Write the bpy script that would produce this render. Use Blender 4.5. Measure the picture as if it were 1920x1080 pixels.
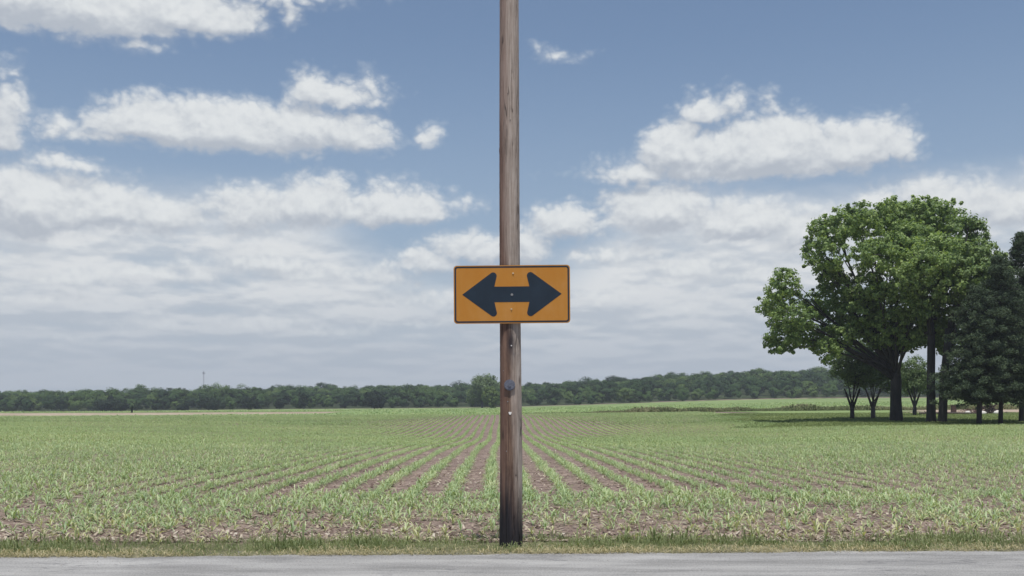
import bpy, math, random
import numpy as np
from math import radians, sin, cos, pi, tan, atan2
random.seed(7); rng = np.random.default_rng(7)
scene = bpy.context.scene
for o in list(bpy.data.objects): bpy.data.objects.remove(o)

# ------------------------------------------------------------------ camera
F = 1867.0            # focal length in 1920-wide pixels (35 mm on 36 mm)
EYE = 1.47
HOR = 762.0           # eye level line in the photograph
cd = bpy.data.cameras.new('camera'); cam = bpy.data.objects.new('camera', cd)
scene.collection.objects.link(cam); scene.camera = cam
cam.location = (0, 0, EYE); cam.rotation_euler = (radians(90), 0, 0)
cd.sensor_width = 36; cd.lens = 36*F/1920
cd.shift_y = (HOR-540)/1920
cd.clip_start = .1; cd.clip_end = 6000
scene.render.resolution_x = 1024; scene.render.resolution_y = 576
scene.view_settings.view_transform = 'Standard'; scene.view_settings.look = 'None'
scene.view_settings.exposure = 0.30; scene.view_settings.gamma = 1

# ------------------------------------------------------------------ sun
SUN_EL, SUN_AZ = 72.0, 1.0      # azimuth: degrees to the right of straight behind the camera
sd = bpy.data.lights.new('sun', 'SUN'); so = bpy.data.objects.new('sun', sd)
scene.collection.objects.link(so)
sd.energy = 3.3; sd.angle = radians(.6); sd.color = (1, .955, .88)
so.rotation_euler = (radians(90-SUN_EL), 0, radians(SUN_AZ)) # lamp shines down and away from the camera

# ------------------------------------------------------------------ world: sky with clouds
W = bpy.data.worlds.new('World'); scene.world = W; W.use_nodes = True
class G:
    """small helper that writes math nodes"""
    def __init__(s, nt): s.nt = nt
    def n(s, t, **kw):
        x = s.nt.nodes.new(t)
        for k, v in kw.items(): setattr(x, k, v)
        return x
    def put(s, sock, v):
        if isinstance(v, bpy.types.NodeSocket): s.nt.links.new(v, sock)
        elif v is not None: sock.default_value = v
    def m(s, op, a, b=None, c=None, clamp=False):
        x = s.n('ShaderNodeMath', operation=op, use_clamp=clamp)
        for i, v in enumerate((a, b, c)):
            if v is not None: s.put(x.inputs[i], v)
        return x.outputs[0]
    def sep(s, v):
        x = s.n('ShaderNodeSeparateXYZ'); s.put(x.inputs[0], v); return x.outputs
    def com(s, a, b, c=0.0):
        x = s.n('ShaderNodeCombineXYZ')
        for i, v in enumerate((a, b, c)): s.put(x.inputs[i], v)
        return x.outputs[0]
    def noise(s, vec, scale=1.0, detail=4.0, rough=.5, dist=0.0, dim='3D', lac=2.0, norm=True):
        x = s.n('ShaderNodeTexNoise', noise_dimensions=dim)
        x.normalize = norm
        s.put(x.inputs['Vector'], vec); x.inputs['Scale'].default_value = scale
        x.inputs['Detail'].default_value = detail; x.inputs['Roughness'].default_value = rough
        x.inputs['Distortion'].default_value = dist; x.inputs['Lacunarity'].default_value = lac
        return x.outputs[0]
    def vor(s, vec, scale=1.0, feat='SMOOTH_F1', smooth=.6, rand=1.0, out='Distance'):
        x = s.n('ShaderNodeTexVoronoi', feature=feat)
        s.put(x.inputs['Vector'], vec); x.inputs['Scale'].default_value = scale
        if 'Smoothness' in x.inputs and feat == 'SMOOTH_F1': x.inputs['Smoothness'].default_value = smooth
        x.inputs['Randomness'].default_value = rand
        return x.outputs[out]
    def rng(s, v, a, b, c=0.0, d=1.0, kind='LINEAR'):
        x = s.n('ShaderNodeMapRange', interpolation_type=kind, clamp=True)
        s.put(x.inputs[0], v)
        for i, k in enumerate((a, b, c, d)): s.put(x.inputs[i+1], k)
        return x.outputs[0]
    def mix(s, f, a, b, mode='MIX'):
        x = s.n('ShaderNodeMix', data_type='RGBA', blend_type=mode)
        s.put(x.inputs[0], f)
        for i, v in ((6, a), (7, b)):
            if isinstance(v, bpy.types.NodeSocket): s.nt.links.new(v, x.inputs[i])
            else: x.inputs[i].default_value = (*v, 1)
        return x.outputs[2]
    def scale(s, v, k):
        x = s.n('ShaderNodeVectorMath', operation='MULTIPLY'); s.put(x.inputs[0], v); s.put(x.inputs[1], k)
        return x.outputs[0]
def lin(r, g, b):
    f = lambda c: (c/255/12.92) if c <= 10 else ((c/255+.055)/1.055)**2.4
    return (f(r), f(g), f(b))
def sky_uv(px, py):      # measured position -> azimuth, tan(elevation)
    x = (px-960)/F; z = (HOR-py)/F
    return math.atan(x), z/math.hypot(1, x)

# cumulus heaps: centre x, base y, half width, height above base, depth below base, softness of outline
BLOBS = [
 # top-left sheet
 (150,20,190,75,44),(330,30,150,60,20),(60,0,190,80,62),(420,45,48,16,14),(455,36,16,22,12),
 (265,86,40,12,8),(540,25,12,18,14),(500,-10,90,18,12),
 # left edge heap
 (10,215,38,66,54),(0,260,44,80,20),
 # middle-left long cloud
 (300,246,115,58,22),(430,250,180,62,34),(560,240,95,50,46),(660,258,75,40,28),(115,243,24,22,14),(180,257,70,14,10),
 (583,180,42,42,16),(650,182,64,26,16),(692,163,12,16,10),(798,262,22,18,10),
 # lower-left bank
 (60,385,120,70,60),(190,395,110,54,30),(300,410,90,36,30),(480,390,90,36,44),(590,385,74,52,40),(740,395,92,48,22),(0,370,80,60,40),(660,400,80,26,20),(110,310,55,20,8),
 (870,386,22,12,10),
 # centre, left and right of the pole
 (800,500,62,34,16),(900,470,90,34,24),(985,462,44,30,26),(720,525,40,16,10),
 # right upper cloud
 (1330,212,50,30,16),(1370,196,18,24,14),(1265,295,66,66,24),(1355,285,70,52,34),(1480,315,150,30,16),(1450,290,110,78,32),(1600,285,90,62,30),(1690,275,36,40,24),(1200,330,70,34,18),(1350,320,180,26,16),(1445,205,14,18,8),
 # right bank behind the tree
 (1060,425,60,44,26),(1240,400,110,54,40),(1400,420,100,50,30),(1520,430,90,34,30),(1770,390,120,54,30),(1890,400,80,44,20),(1650,385,44,26,20),
 (1047,106,13,5,3),(1300,510,62,24,12),
 (30,485,46,16,10),(150,522,80,20,12),(285,515,60,18,10),(375,515,24,26,14),(480,500,84,24,12),(570,520,70,16,10),(640,622,60,11,7),
 (470,612,60,11,7),(280,612,44,12,8),(132,638,20,8,6),(1270,582,44,12,8),(1140,560,50,12,8),(830,565,80,14,8),(770,605,60,9,6),(1130,480,70,14,10),(1430,520,70,14,8),(60,560,70,12,8),
 (2100,330,160,70,34),(-200,300,150,70,34),(2300,500,180,60,30),
]
def group(name, ins):
    gt = bpy.data.node_groups.new(name, 'ShaderNodeTree')
    for k in ins: gt.interface.new_socket(k, in_out='INPUT', socket_type='NodeSocketFloat')
    gt.interface.new_socket('F', in_out='OUTPUT', socket_type='NodeSocketFloat')
    return gt, gt.nodes.new('NodeGroupInput').outputs, gt.nodes.new('NodeGroupOutput').inputs[0]
shape_g, gi, go = group('cloud_shape', 'UV'); g = G(shape_g)
acc = None
for (px, py, a, bt, bb) in BLOBS:
    u0, v0 = sky_uv(px, py); ca = cos(u0)
    a_, bt_, bb_ = a/F*ca*ca*1.06, bt/F*ca*1.06, bb/F*ca
    du = g.m('MULTIPLY_ADD', gi[0], 1/a_, -u0/a_)
    dv = g.m('MAXIMUM', g.m('MULTIPLY_ADD', gi[1], 1/bt_, -v0/bt_), g.m('MULTIPLY_ADD', gi[1], -1/bb_, v0/bb_))
    r = g.m('SQRT', g.m('MULTIPLY_ADD', dv, dv, g.m('MULTIPLY', du, du)))
    k = min(bt_, a_)*.9
    val = g.m('MULTIPLY_ADD', r, -k, k)
    acc = val if acc is None else g.m('SMOOTH_MAX', acc, val, .005)
shape_g.links.new(acc, go)
noise_g, gi, go = group('cloud_billow', 'UV'); g = G(noise_g)
nv = g.com(gi[0], g.m('MULTIPLY', gi[1], 1.25), 0.0)
fb = g.noise(nv, 32, 5, .48, .0, dim='2D')
fr = g.noise(nv, 60, 4, .45, .0, dim='2D')
ridge = g.m('ABSOLUTE', g.m('SUBTRACT', fr, .5))        # rounded lobes with creases between them
nz = g.m('MULTIPLY', g.m('SUBTRACT', fb, .46), .022)
nz = g.m('ADD', nz, g.m('MULTIPLY', ridge, .026))
noise_g.links.new(nz, go)
wt = W.node_tree; wt.nodes.clear(); g = G(wt)
tc = g.n('ShaderNodeTexCoord'); X, Y, Z = g.sep(tc.outputs['Generated'])
u = g.m('ARCTAN2', X, Y)
hyp = g.m('SQRT', g.m('ADD', g.m('MULTIPLY', X, X), g.m('MULTIPLY', Y, Y)))
v = g.m('DIVIDE', Z, g.m('MAXIMUM', hyp, .02))
v = g.m('MINIMUM', v, 3.0)
def call(gt, uu, vv):
    x = g.n('ShaderNodeGroup'); x.node_tree = gt
    g.put(x.inputs[0], uu); g.put(x.inputs[1], vv); return x.outputs[0]
wc = g.com(g.m('MULTIPLY', u, 14.0), g.m('MULTIPLY', v, 22.0), 3.1)
wn = g.n('ShaderNodeTexNoise', noise_dimensions='2D'); g.put(wn.inputs['Vector'], wc); wn.inputs['Scale'].default_value = 1; wn.inputs['Detail'].default_value = 2
wx, wy, wz = g.sep(wn.outputs['Color'])
wu = g.m('ADD', u, g.m('MULTIPLY', g.m('SUBTRACT', wx, .5), .028))
wv = g.m('ADD', v, g.m('MULTIPLY', g.m('SUBTRACT', wy, .5), .013))
S0 = call(shape_g, wu, wv); S1 = call(shape_g, g.m('ADD', wu, .002), g.m('ADD', wv, .014))
N0 = call(noise_g, u, v); N1 = call(noise_g, g.m('ADD', u, .002), g.m('ADD', v, .008))
F0 = g.m('ADD', S0, N0)
sk = g.n('ShaderNodeTexSky', sky_type='NISHITA')
sk.sun_disc = False; sk.sun_elevation = radians(SUN_EL); sk.sun_rotation = radians(180-SUN_AZ)
sk.air_density = 1.0; sk.dust_density = 1.2; sk.ozone_density = 1.0
WS = .10
def C(r, g_, b): return tuple(c/WS/2**.30 for c in lin(r, g_, b))
# thin moisture veil: whiter towards the horizon
hs = g.n('ShaderNodeHueSaturation'); hs.inputs['Saturation'].default_value = 1.06; hs.inputs['Value'].default_value = .86
g.put(hs.inputs['Color'], sk.outputs[0])
veil = g.rng(v, .0, .40, .78, .10, 'SMOOTHSTEP')
base = g.mix(veil, hs.outputs[0], C(163, 180, 201))
# stratocumulus streaks low in the sky
lv = g.m('LOGARITHM', g.m('ADD', g.m('MAXIMUM', v, 0.0), .06), 2.718)
lv2 = g.m('LOGARITHM', g.m('ADD', g.m('MAXIMUM', g.m('ADD', v, .005), 0.0), .06), 2.718)
us = g.m('MULTIPLY', u, 8.0)
n1 = g.noise(g.com(us, g.m('MULTIPLY', lv, 4.6)), 1.0, 6, .5, 0, dim='2D')
n2 = g.noise(g.com(us, g.m('MULTIPLY', lv2, 4.6)), 1.0, 6, .5, 0, dim='2D')
n3 = g.noise(g.com(g.m('MULTIPLY', u, 4.5), g.m('MULTIPLY', lv, 6.0)), 1.0, 4, .5, 0, dim='2D')
ub = g.m('ABSOLUTE', g.m('ADD', u, .035))
topv = g.rng(ub, .04, .20, .125, .205, 'SMOOTHSTEP')
cov = g.m('SUBTRACT', 1.0, g.rng(g.m('SUBTRACT', v, topv), -.05, .03, 0.0, 1.0, 'SMOOTHSTEP'))
sa = g.m('MULTIPLY', cov, g.rng(g.m('ADD', g.m('MULTIPLY', n1, .5), g.m('MULTIPLY', n3, .5)), .34, .48, 0.62, 1.0, 'SMOOTHSTEP'))
bright = g.rng(g.m('ADD', g.m('MULTIPLY', g.m('SUBTRACT', n1, n2), 3.0), g.m('ADD', g.m('MULTIPLY', n1, .7), g.m('MULTIPLY', n3, .7))), .40, 1.0, 0, 1, 'SMOOTHSTEP')
low = g.rng(v, .02, .15, 0.0, 1.0, 'SMOOTHSTEP')
scol = g.mix(bright, g.mix(low, C(176, 186, 198), C(197, 204, 212)), g.mix(low, C(198, 204, 212), C(229, 231, 232)))
base = g.mix(g.m('MULTIPLY', sa, .95), base, scol)
# cumulus
al = g.rng(F0, -.005, .011, 0, 1, 'SMOOTHSTEP')
wisp = g.rng(F0, -.008, .004, 0, .28, 'SMOOTHSTEP')
alpha = g.m('MAXIMUM', al, wisp)
lit = g.m('ADD', g.m('MULTIPLY', g.m('SUBTRACT', S0, S1), 27.0), g.m('MULTIPLY', g.m('SUBTRACT', N0, N1), 30.0))
lit = g.m('ADD', lit, .47)
lit = g.rng(lit, 0.0, 1.0, 0, 1, 'SMOOTHSTEP')
ccol = g.mix(lit, C(182, 189, 199), C(229, 232, 233))
alpha = g.m('MULTIPLY', alpha, g.rng(v, .05, .15, .40, .97))
base = g.mix(alpha, base, ccol)
# last veil hugging the horizon
base = g.mix(g.rng(v, .01, .12, .70, 0.0, 'SMOOTHSTEP'), base, C(188, 197, 208))
bg = g.n('ShaderNodeBackground'); g.put(bg.inputs[0], base); bg.inputs[1].default_value = WS
wo = g.n('ShaderNodeOutputWorld'); wt.links.new(bg.outputs[0], wo.inputs[0])
W.cycles.sampling_method = 'MANUAL'; W.cycles.sample_map_resolution = 512

# ------------------------------------------------------------------ helpers
COL = scene.collection
def link(o): COL.objects.link(o); return o
def tag(o, label=None, cat=None, group=None, kind=None):
    if label: o['label'] = label
    if cat: o['category'] = cat
    if group: o['group'] = group
    if kind: o['kind'] = kind
    return o
def empty(name, loc, rz=0.0):
    o = bpy.data.objects.new(name, None); o.location = loc; o.rotation_euler = (0, 0, rz); o.empty_display_size = .2
    return link(o)
def mesh_np(name, V, faces, smooth=False, attrs=None):
    """faces: list of int arrays (n,k)"""
    me = bpy.data.meshes.new(name)
    V = np.asarray(V, np.float32)
    me.vertices.add(len(V)); me.vertices.foreach_set('co', V.ravel())
    fl = [np.asarray(f, np.int32) for f in faces if len(f)]
    nl = sum(f.size for f in fl); nf = sum(len(f) for f in fl)
    me.loops.add(nl); me.polygons.add(nf)
    me.loops.foreach_set('vertex_index', np.concatenate([f.ravel() for f in fl]))
    tot = np.concatenate([np.full(len(f), f.shape[1], np.int32) for f in fl])
    st = np.concatenate([[0], np.cumsum(tot)[:-1]]).astype(np.int32)
    me.polygons.foreach_set('loop_start', st)
    me.polygons.foreach_set('use_smooth', np.full(nf, bool(smooth)))
    for k, a in (attrs or {}).items():
        at = me.attributes.new(k, 'FLOAT', 'POINT'); at.data.foreach_set('value', np.asarray(a, np.float32))
    me.update(calc_edges=True)
    return me
def obj(name, me, mat, parent=None, loc=None):
    if mat and not me.materials: me.materials.append(mat)
    o = link(bpy.data.objects.new(name, me))
    if parent: o.parent = parent
    if loc is not None: o.location = loc
    return o
class MB:
    def __init__(s): s.v = []; s.f = {}; s.n = 0
    def add(s, V, Fs):
        V = np.asarray(V, float)
        for f in Fs:
            f = np.asarray(f, int)
            if f.size: s.f.setdefault(f.shape[1], []).append(f+s.n)
        s.v.append(V); s.n += len(V)
    def tube(s, P, R, n=10, cap=True, wob=0.0):
        P = np.asarray(P, float); R = np.asarray(R, float); k = len(P)
        T = np.gradient(P, axis=0); T /= np.linalg.norm(T, axis=1)[:, None]+1e-9
        ref = np.array([0, 1, 0.]) if abs(T[0][1]) < .8 else np.array([1, 0, 0.])
        ang = np.linspace(0, 2*pi, n, endpoint=False)
        out = []
        for i in range(k):
            a = np.cross(T[i], ref); a /= np.linalg.norm(a)+1e-9; b = np.cross(T[i], a)
            rr = R[i]*(1+wob*rng.standard_normal(n))
            out.append(P[i]+np.outer(np.cos(ang)*rr, a)+np.outer(np.sin(ang)*rr, b))
        Vv = np.concatenate(out)
        i, j = np.meshgrid(np.arange(k-1), np.arange(n), indexing='ij'); j2 = (j+1) % n
        Q = np.stack([i*n+j, i*n+j2, (i+1)*n+j2, (i+1)*n+j], -1).reshape(-1, 4)
        Fs = [Q]
        if cap: Fs += [np.arange(n)[::-1][None], (np.arange(n)+(k-1)*n)[None]]
        s.add(Vv, Fs)
    def box(s, c, d, rot=0.0):
        c = np.asarray(c, float); d = np.asarray(d, float)/2
        q = np.array([[x, y, z] for x in (-1, 1) for y in (-1, 1) for z in (-1, 1)])*d
        cr, sr = cos(rot), sin(rot)
        q = np.stack([q[:, 0]*cr-q[:, 1]*sr, q[:, 0]*sr+q[:, 1]*cr, q[:, 2]], 1)+c
        s.add(q, [np.array([[0, 1, 3, 2], [4, 6, 7, 5], [0, 4, 5, 1], [2, 3, 7, 6], [0, 2, 6, 4], [1, 5, 7, 3]])])
    def prism(s, poly, y0, y1):
        """poly in x,z extruded along y"""
        n = len(poly); p = np.asarray(poly, float)
        a = np.stack([p[:, 0], np.full(n, y0), p[:, 1]], 1); b = a.copy(); b[:, 1] = y1
        i = np.arange(n); j = (i+1) % n
        s.add(np.concatenate([a, b]), [i[None], (i[::-1]+n)[None], np.stack([j, i, i+n, j+n], 1)])
    def build(s, name, mat, parent=None, smooth=False, loc=None):
        me = mesh_np(name, np.concatenate(s.v), [np.concatenate(f) for f in s.f.values()], smooth)
        return obj(name, me, mat, parent, loc)

# ------------------------------------------------------------------ materials
def material(name):
    m = bpy.data.materials.new(name); m.use_nodes = True; nt = m.node_tree; nt.nodes.clear()
    g = G(nt); p = g.n('ShaderNodeBsdfPrincipled'); o = g.n('ShaderNodeOutputMaterial')
    nt.links.new(p.outputs[0], o.inputs[0])
    return m, g, p, o
def bump(g, p, h, strength=.5, dist=.02):
    b = g.n('ShaderNodeBump'); b.inputs['Strength'].default_value = strength; b.inputs['Distance'].default_value = dist
    g.put(b.inputs['Height'], h); g.nt.links.new(b.outputs[0], p.inputs['Normal'])
def ramp(g, f, stops):
    r = g.n('ShaderNodeValToRGB'); e = r.color_ramp.elements
    while len(e) < len(stops): e.new(.5)
    for k, (t, c) in enumerate(stops): e[k].position = t; e[k].color = (*c, 1)
    g.put(r.inputs[0], f); return r.outputs[0]
def leaf_mat(name, cols, trans=.35, rough=.6, spread_scale=.15, patch=.5, attr=None, tcol=(1.25, 1.25, .55), spec=.3):
    """random per leaf colour, plus patches that wander with position"""
    m, g, p, o = material(name)
    ge = g.n('ShaderNodeNewGeometry')
    r = ge.outputs['Random Per Island']
    nz = g.noise(ge.outputs['Position'], spread_scale, 3, .6)
    f = g.m('ADD', g.m('MULTIPLY', r, 1-patch), g.m('MULTIPLY', g.rng(nz, .3, .7), patch))
    if attr:
        a = g.n('ShaderNodeAttribute', attribute_name=attr)
        f = g.m('ADD', g.m('MULTIPLY', f, .25), g.m('MULTIPLY', a.outputs['Fac'], .75))
    c = ramp(g, f, [(i/(len(cols)-1), k) for i, k in enumerate(cols)])
    g.put(p.inputs['Base Color'], c); p.inputs['Roughness'].default_value = rough
    p.inputs['Specular IOR Level'].default_value = spec
    t = g.n('ShaderNodeBsdfTranslucent'); x = g.n('ShaderNodeVectorMath', operation='MULTIPLY')
    g.put(x.inputs[0], c); x.inputs[1].default_value = tcol
    g.nt.links.new(x.outputs[0], t.inputs[0])
    ms = g.n('ShaderNodeMixShader'); ms.inputs[0].default_value = trans
    g.nt.links.new(p.outputs[0], ms.inputs[1]); g.nt.links.new(t.outputs[0], ms.inputs[2])
    g.nt.links.new(ms.outputs[0], o.inputs[0])
    return m
M = {}
M['corn'] = leaf_mat('corn_leaf', [(.24, .265, .14), (.31, .38, .19), (.43, .48, .26), (.54, .55, .32), (.66, .64, .45)], .30, .5, .35, .35, spec=.4)
M['corn_row'] = leaf_mat('corn_leaf_cool', [(.20, .25, .14), (.26, .36, .19), (.36, .47, .25), (.47, .55, .31), (.62, .64, .45)], .30, .5, .35, .35, spec=.4)
M['corn_far'] = leaf_mat('corn_leaf_distant', [(.23, .29, .15), (.28, .38, .19), (.34, .45, .22), (.41, .49, .25), (.49, .52, .31)], .28, .6, .07, .45, spec=.3)
M['grass'] = leaf_mat('verge_grass', [(.10, .135, .06), (.17, .215, .095), (.27, .31, .155), (.46, .46, .31)], .3, .6, .9, .5)
M['dry'] = leaf_mat('dry_grass', [(.28, .24, .14), (.42, .37, .22), (.55, .50, .33)], .2, .7, 1.2, .3)
M['residue'] = leaf_mat('corn_stubble', [(.12, .085, .065), (.26, .20, .15), (.42, .36, .28), (.50, .46, .38)], .05, .8, 1.2, .2)
M['oak'] = leaf_mat('broadleaf_foliage', [(.08, .13, .055), (.15, .235, .08), (.26, .36, .125), (.40, .50, .20)], .42, .5, .25, .4)
M['oak2'] = leaf_mat('broadleaf_foliage_dull', [(.075, .12, .055), (.14, .215, .08), (.23, .32, .12), (.34, .43, .18)], .38, .5, .25, .4)
M['small'] = leaf_mat('orchard_foliage', [(.07, .105, .05), (.12, .175, .075), (.19, .26, .11)], .28, .6, .3, .4)
M['needle'] = leaf_mat('conifer_needles', [(.034, .055, .034), (.058, .092, .048), (.105, .145, .07)], .22, .7, .3, .3, tcol=(1, 1, .8))
M['wood_far'] = leaf_mat('woodland_foliage', [(.022, .042, .024), (.042, .080, .032), (.075, .13, .042), (.15, .21, .07)], .2, .8, .02, .4, attr='tint', tcol=(1.1, 1.1, .7), spec=.1)
M['shrub_dark'] = leaf_mat('dark_shrub_foliage', [(.012, .022, .016), (.02, .035, .02), (.032, .05, .026)], .1, .8, .2, .3, spec=.1)
M['shrub_light'] = leaf_mat('light_shrub_foliage', [(.06, .10, .03), (.11, .16, .045), (.16, .21, .07)], .25, .8, .2, .3, spec=.1)
M['weed'] = leaf_mat('tall_weeds', [(.11, .14, .07), (.18, .21, .10), (.27, .27, .15), (.36, .34, .22)], .2, .8, .12, .6, spec=.1)
M['lawn_blade'] = leaf_mat('lawn_grass', [(.10, .14, .05), (.16, .21, .08), (.25, .29, .12)], .3, .6, .12, .5)

m, g, p, o = material('bark'); M['bark'] = m
ge = g.n('ShaderNodeNewGeometry')
n = g.noise(g.scale(ge.outputs['Position'], (4, 4, .7)), 1, 6, .6)
g.put(p.inputs['Base Color'], ramp(g, n, [(.3, (.018, .017, .018)), (.55, (.036, .033, .032)), (.75, (.065, .058, .055))]))
p.inputs['Roughness'].default_value = .9; bump(g, p, n, .8, .08)
m, g, p, o = material('pale_bark'); M['bark2'] = m
ge = g.n('ShaderNodeNewGeometry')
n = g.noise(g.scale(ge.outputs['Position'], (5, 5, 1.0)), 1, 6, .6)
g.put(p.inputs['Base Color'], ramp(g, n, [(.3, (.05, .045, .042)), (.7, (.13, .115, .105))]))
p.inputs['Roughness'].default_value = .9; bump(g, p, n, .8, .06)

# soil
m, g, p, o = material('tilled_soil'); M['soil'] = m
ge = g.n('ShaderNodeNewGeometry'); P = ge.outputs['Position']
n = g.noise(P, 2.2, 10, .68); n2 = g.noise(P, 14, 6, .7); vv = g.vor(P, 9, smooth=.3)
c = ramp(g, g.m('ADD', g.m('MULTIPLY', n, .55), g.m('MULTIPLY', n2, .45)), [(.38, (.085, .06, .054)), (.50, (.205, .155, .128)), (.62, (.40, .32, .27))])
big = g.noise(P, .25, 4, .5)
c = g.mix(g.rng(big, .4, .7, 0, .5), c, (.22, .165, .145))
# straw fragments lying in the furrows
st = g.noise(g.scale(P, (26, 60, 20)), 1, 2, .5, 1.5)
c = g.mix(g.rng(st, .66, .72, 0, .6), c, (.42, .35, .28))
g.put(p.inputs['Base Color'], c); p.inputs['Roughness'].default_value = .95; p.inputs['Specular IOR Level'].default_value = .15
bump(g, p, g.m('ADD', n, g.m('MULTIPLY', vv, -.5)), .9, .06)

def grassy(name, c1, c2, c3, s1=.12, s2=2.5, bs=.6, stripes=None):
    m, g, p, o = material(name)
    ge = g.n('ShaderNodeNewGeometry'); P = ge.outputs['Position']
    a = g.noise(P, s1, 5, .6); b = g.noise(g.scale(P, (1, .45, 1)), s2, 6, .7)
    f = g.m('ADD', g.m('MULTIPLY', a, .5), g.m('MULTIPLY', b, .5))
    g.put(p.inputs['Base Color'], ramp(g, f, [(.36, c1), (.5, c2), (.64, c3)]))
    p.inputs['Roughness'].default_value = .95; p.inputs['Specular IOR Level'].default_value = .1
    bump(g, p, b, bs, .12)
    return m
M['lawn'] = grassy('mown_lawn', (.12, .15, .06), (.17, .22, .08), (.26, .29, .13))
M['far_field'] = grassy('distant_crop', (.15, .20, .08), (.19, .26, .10), (.25, .31, .13), .03, .6)
M['dirt'] = grassy('bare_dirt', (.26, .20, .15), (.36, .29, .22), (.46, .38, .30), .05, .6)
M['verge_soil'] = grassy('verge_thatch', (.09, .09, .055), (.19, .18, .11), (.36, .32, .22), .8, 9, .5)
M['hill'] = grassy('woodland_floor', (.03, .045, .02), (.045, .06, .028), (.06, .08, .035), .03, .4)

# road
m, g, p, o = material('weathered_asphalt'); M['road'] = m
ge = g.n('ShaderNodeNewGeometry'); P = ge.outputs['Position']
n = g.noise(P, 60, 4, .8); n2 = g.noise(g.scale(P, (.5, 2.2, 1)), 1.2, 6, .6); vg = g.vor(P, 130, 'F1')
c = ramp(g, g.m('ADD', g.m('MULTIPLY', n, .55), g.m('MULTIPLY', n2, .45)), [(.38, (.16, .158, .152)), (.5, (.285, .281, .272)), (.62, (.42, .415, .40))])
cr = g.noise(g.scale(P, (.8, 3.4, 1)), 1.0, 9, .62, .5)
crk = g.m('ABSOLUTE', g.m('SUBTRACT', cr, .5))
cm = g.m('MULTIPLY', g.rng(crk, 0, .014, 1, 0), g.rng(g.noise(P, .8, 2, .5), .45, .62))
c = g.mix(g.m('MULTIPLY', cm, .7), c, (.11, .11, .12))
g.put(p.inputs['Base Color'], c); p.inputs['Roughness'].default_value = .9; p.inputs['Specular IOR Level'].default_value = .3
bump(g, p, g.m('SUBTRACT', g.m('ADD', n, g.m('MULTIPLY', vg, .5)), cm), .35, .01)

# pole wood (object coordinates: z along the pole)
m, g, p, o = material('weathered_pole_wood'); M['pole'] = m
tcn = g.n('ShaderNodeTexCoord'); P = tcn.outputs['Object']; x, y, z = g.sep(P)
fine = g.noise(g.scale(P, (60, 60, 2.2)), 1, 8, .62, .4)
fine2 = g.noise(g.scale(P, (120, 120, 3.0)), 1, 4, .6)
broad = g.noise(g.scale(P, (9, 9, .55)), 1, 5, .6)
blot = g.noise(g.scale(P, (7, 7, 3.2)), 1, 5, .65)
f = g.m('ADD', g.m('MULTIPLY', fine, .42), g.m('ADD', g.m('MULTIPLY', blot, .28), g.m('MULTIPLY', fine2, .30)))
grey = ramp(g, f, [(.33, (.16, .13, .11)), (.48, (.34, .285, .245)), (.62, (.50, .435, .385))])
brown = ramp(g, f, [(.33, (.038, .024, .02)), (.48, (.125, .078, .058)), (.62, (.30, .205, .145))])
dark = ramp(g, f, [(.35, (.012, .013, .019)), (.6, (.038, .034, .038))])
# greyer, more bleached higher up; right side painted paler as if sunlit
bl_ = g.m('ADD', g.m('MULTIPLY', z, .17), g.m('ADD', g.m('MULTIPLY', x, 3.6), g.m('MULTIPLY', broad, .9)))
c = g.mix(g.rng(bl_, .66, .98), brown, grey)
# reddish tint down the left side, part of its painted shade
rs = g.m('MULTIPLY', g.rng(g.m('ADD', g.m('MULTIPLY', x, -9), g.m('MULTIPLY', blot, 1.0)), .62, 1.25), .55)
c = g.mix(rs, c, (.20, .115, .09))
# dark soaked butt and a dark smear below the sign
dk = g.rng(g.m('ADD', z, g.m('MULTIPLY', g.m('SUBTRACT', broad, .5), 1.6)), .15, .95, 1, 0, 'SMOOTHSTEP')
c = g.mix(dk, c, dark)
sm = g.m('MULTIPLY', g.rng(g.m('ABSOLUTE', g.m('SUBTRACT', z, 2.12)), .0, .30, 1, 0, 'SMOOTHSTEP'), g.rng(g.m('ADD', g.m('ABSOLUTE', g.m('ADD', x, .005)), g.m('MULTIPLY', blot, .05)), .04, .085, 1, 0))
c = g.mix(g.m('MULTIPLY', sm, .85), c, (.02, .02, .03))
# knots
kn = g.vor(g.scale(P, (7, 7, 2.3)), 1, 'F1')
km = g.rng(kn, .10, .20, 1, 0, 'SMOOTHSTEP')
c = g.mix(g.m('MULTIPLY', km, .6), c, (.06, .04, .032))
# drying cracks
ck = g.noise(g.scale(P, (26, 26, .75)), 1, 3, .5, .25)
cl = g.rng(g.m('ABSOLUTE', g.m('SUBTRACT', ck, .5)), 0, .013, 1, 0)
cl = g.m('MULTIPLY', cl, g.rng(g.noise(g.scale(P, (5, 5, .8)), 1, 2, .5), .44, .56))
c = g.mix(g.m('MULTIPLY', cl, .85), c, (.018, .014, .014))
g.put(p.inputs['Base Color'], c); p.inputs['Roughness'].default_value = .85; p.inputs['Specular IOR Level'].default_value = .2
bump(g, p, g.m('SUBTRACT', g.m('ADD', fine, g.m('MULTIPLY', km, .4)), g.m('MULTIPLY', cl, 1.6)), .75, .012)

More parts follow.
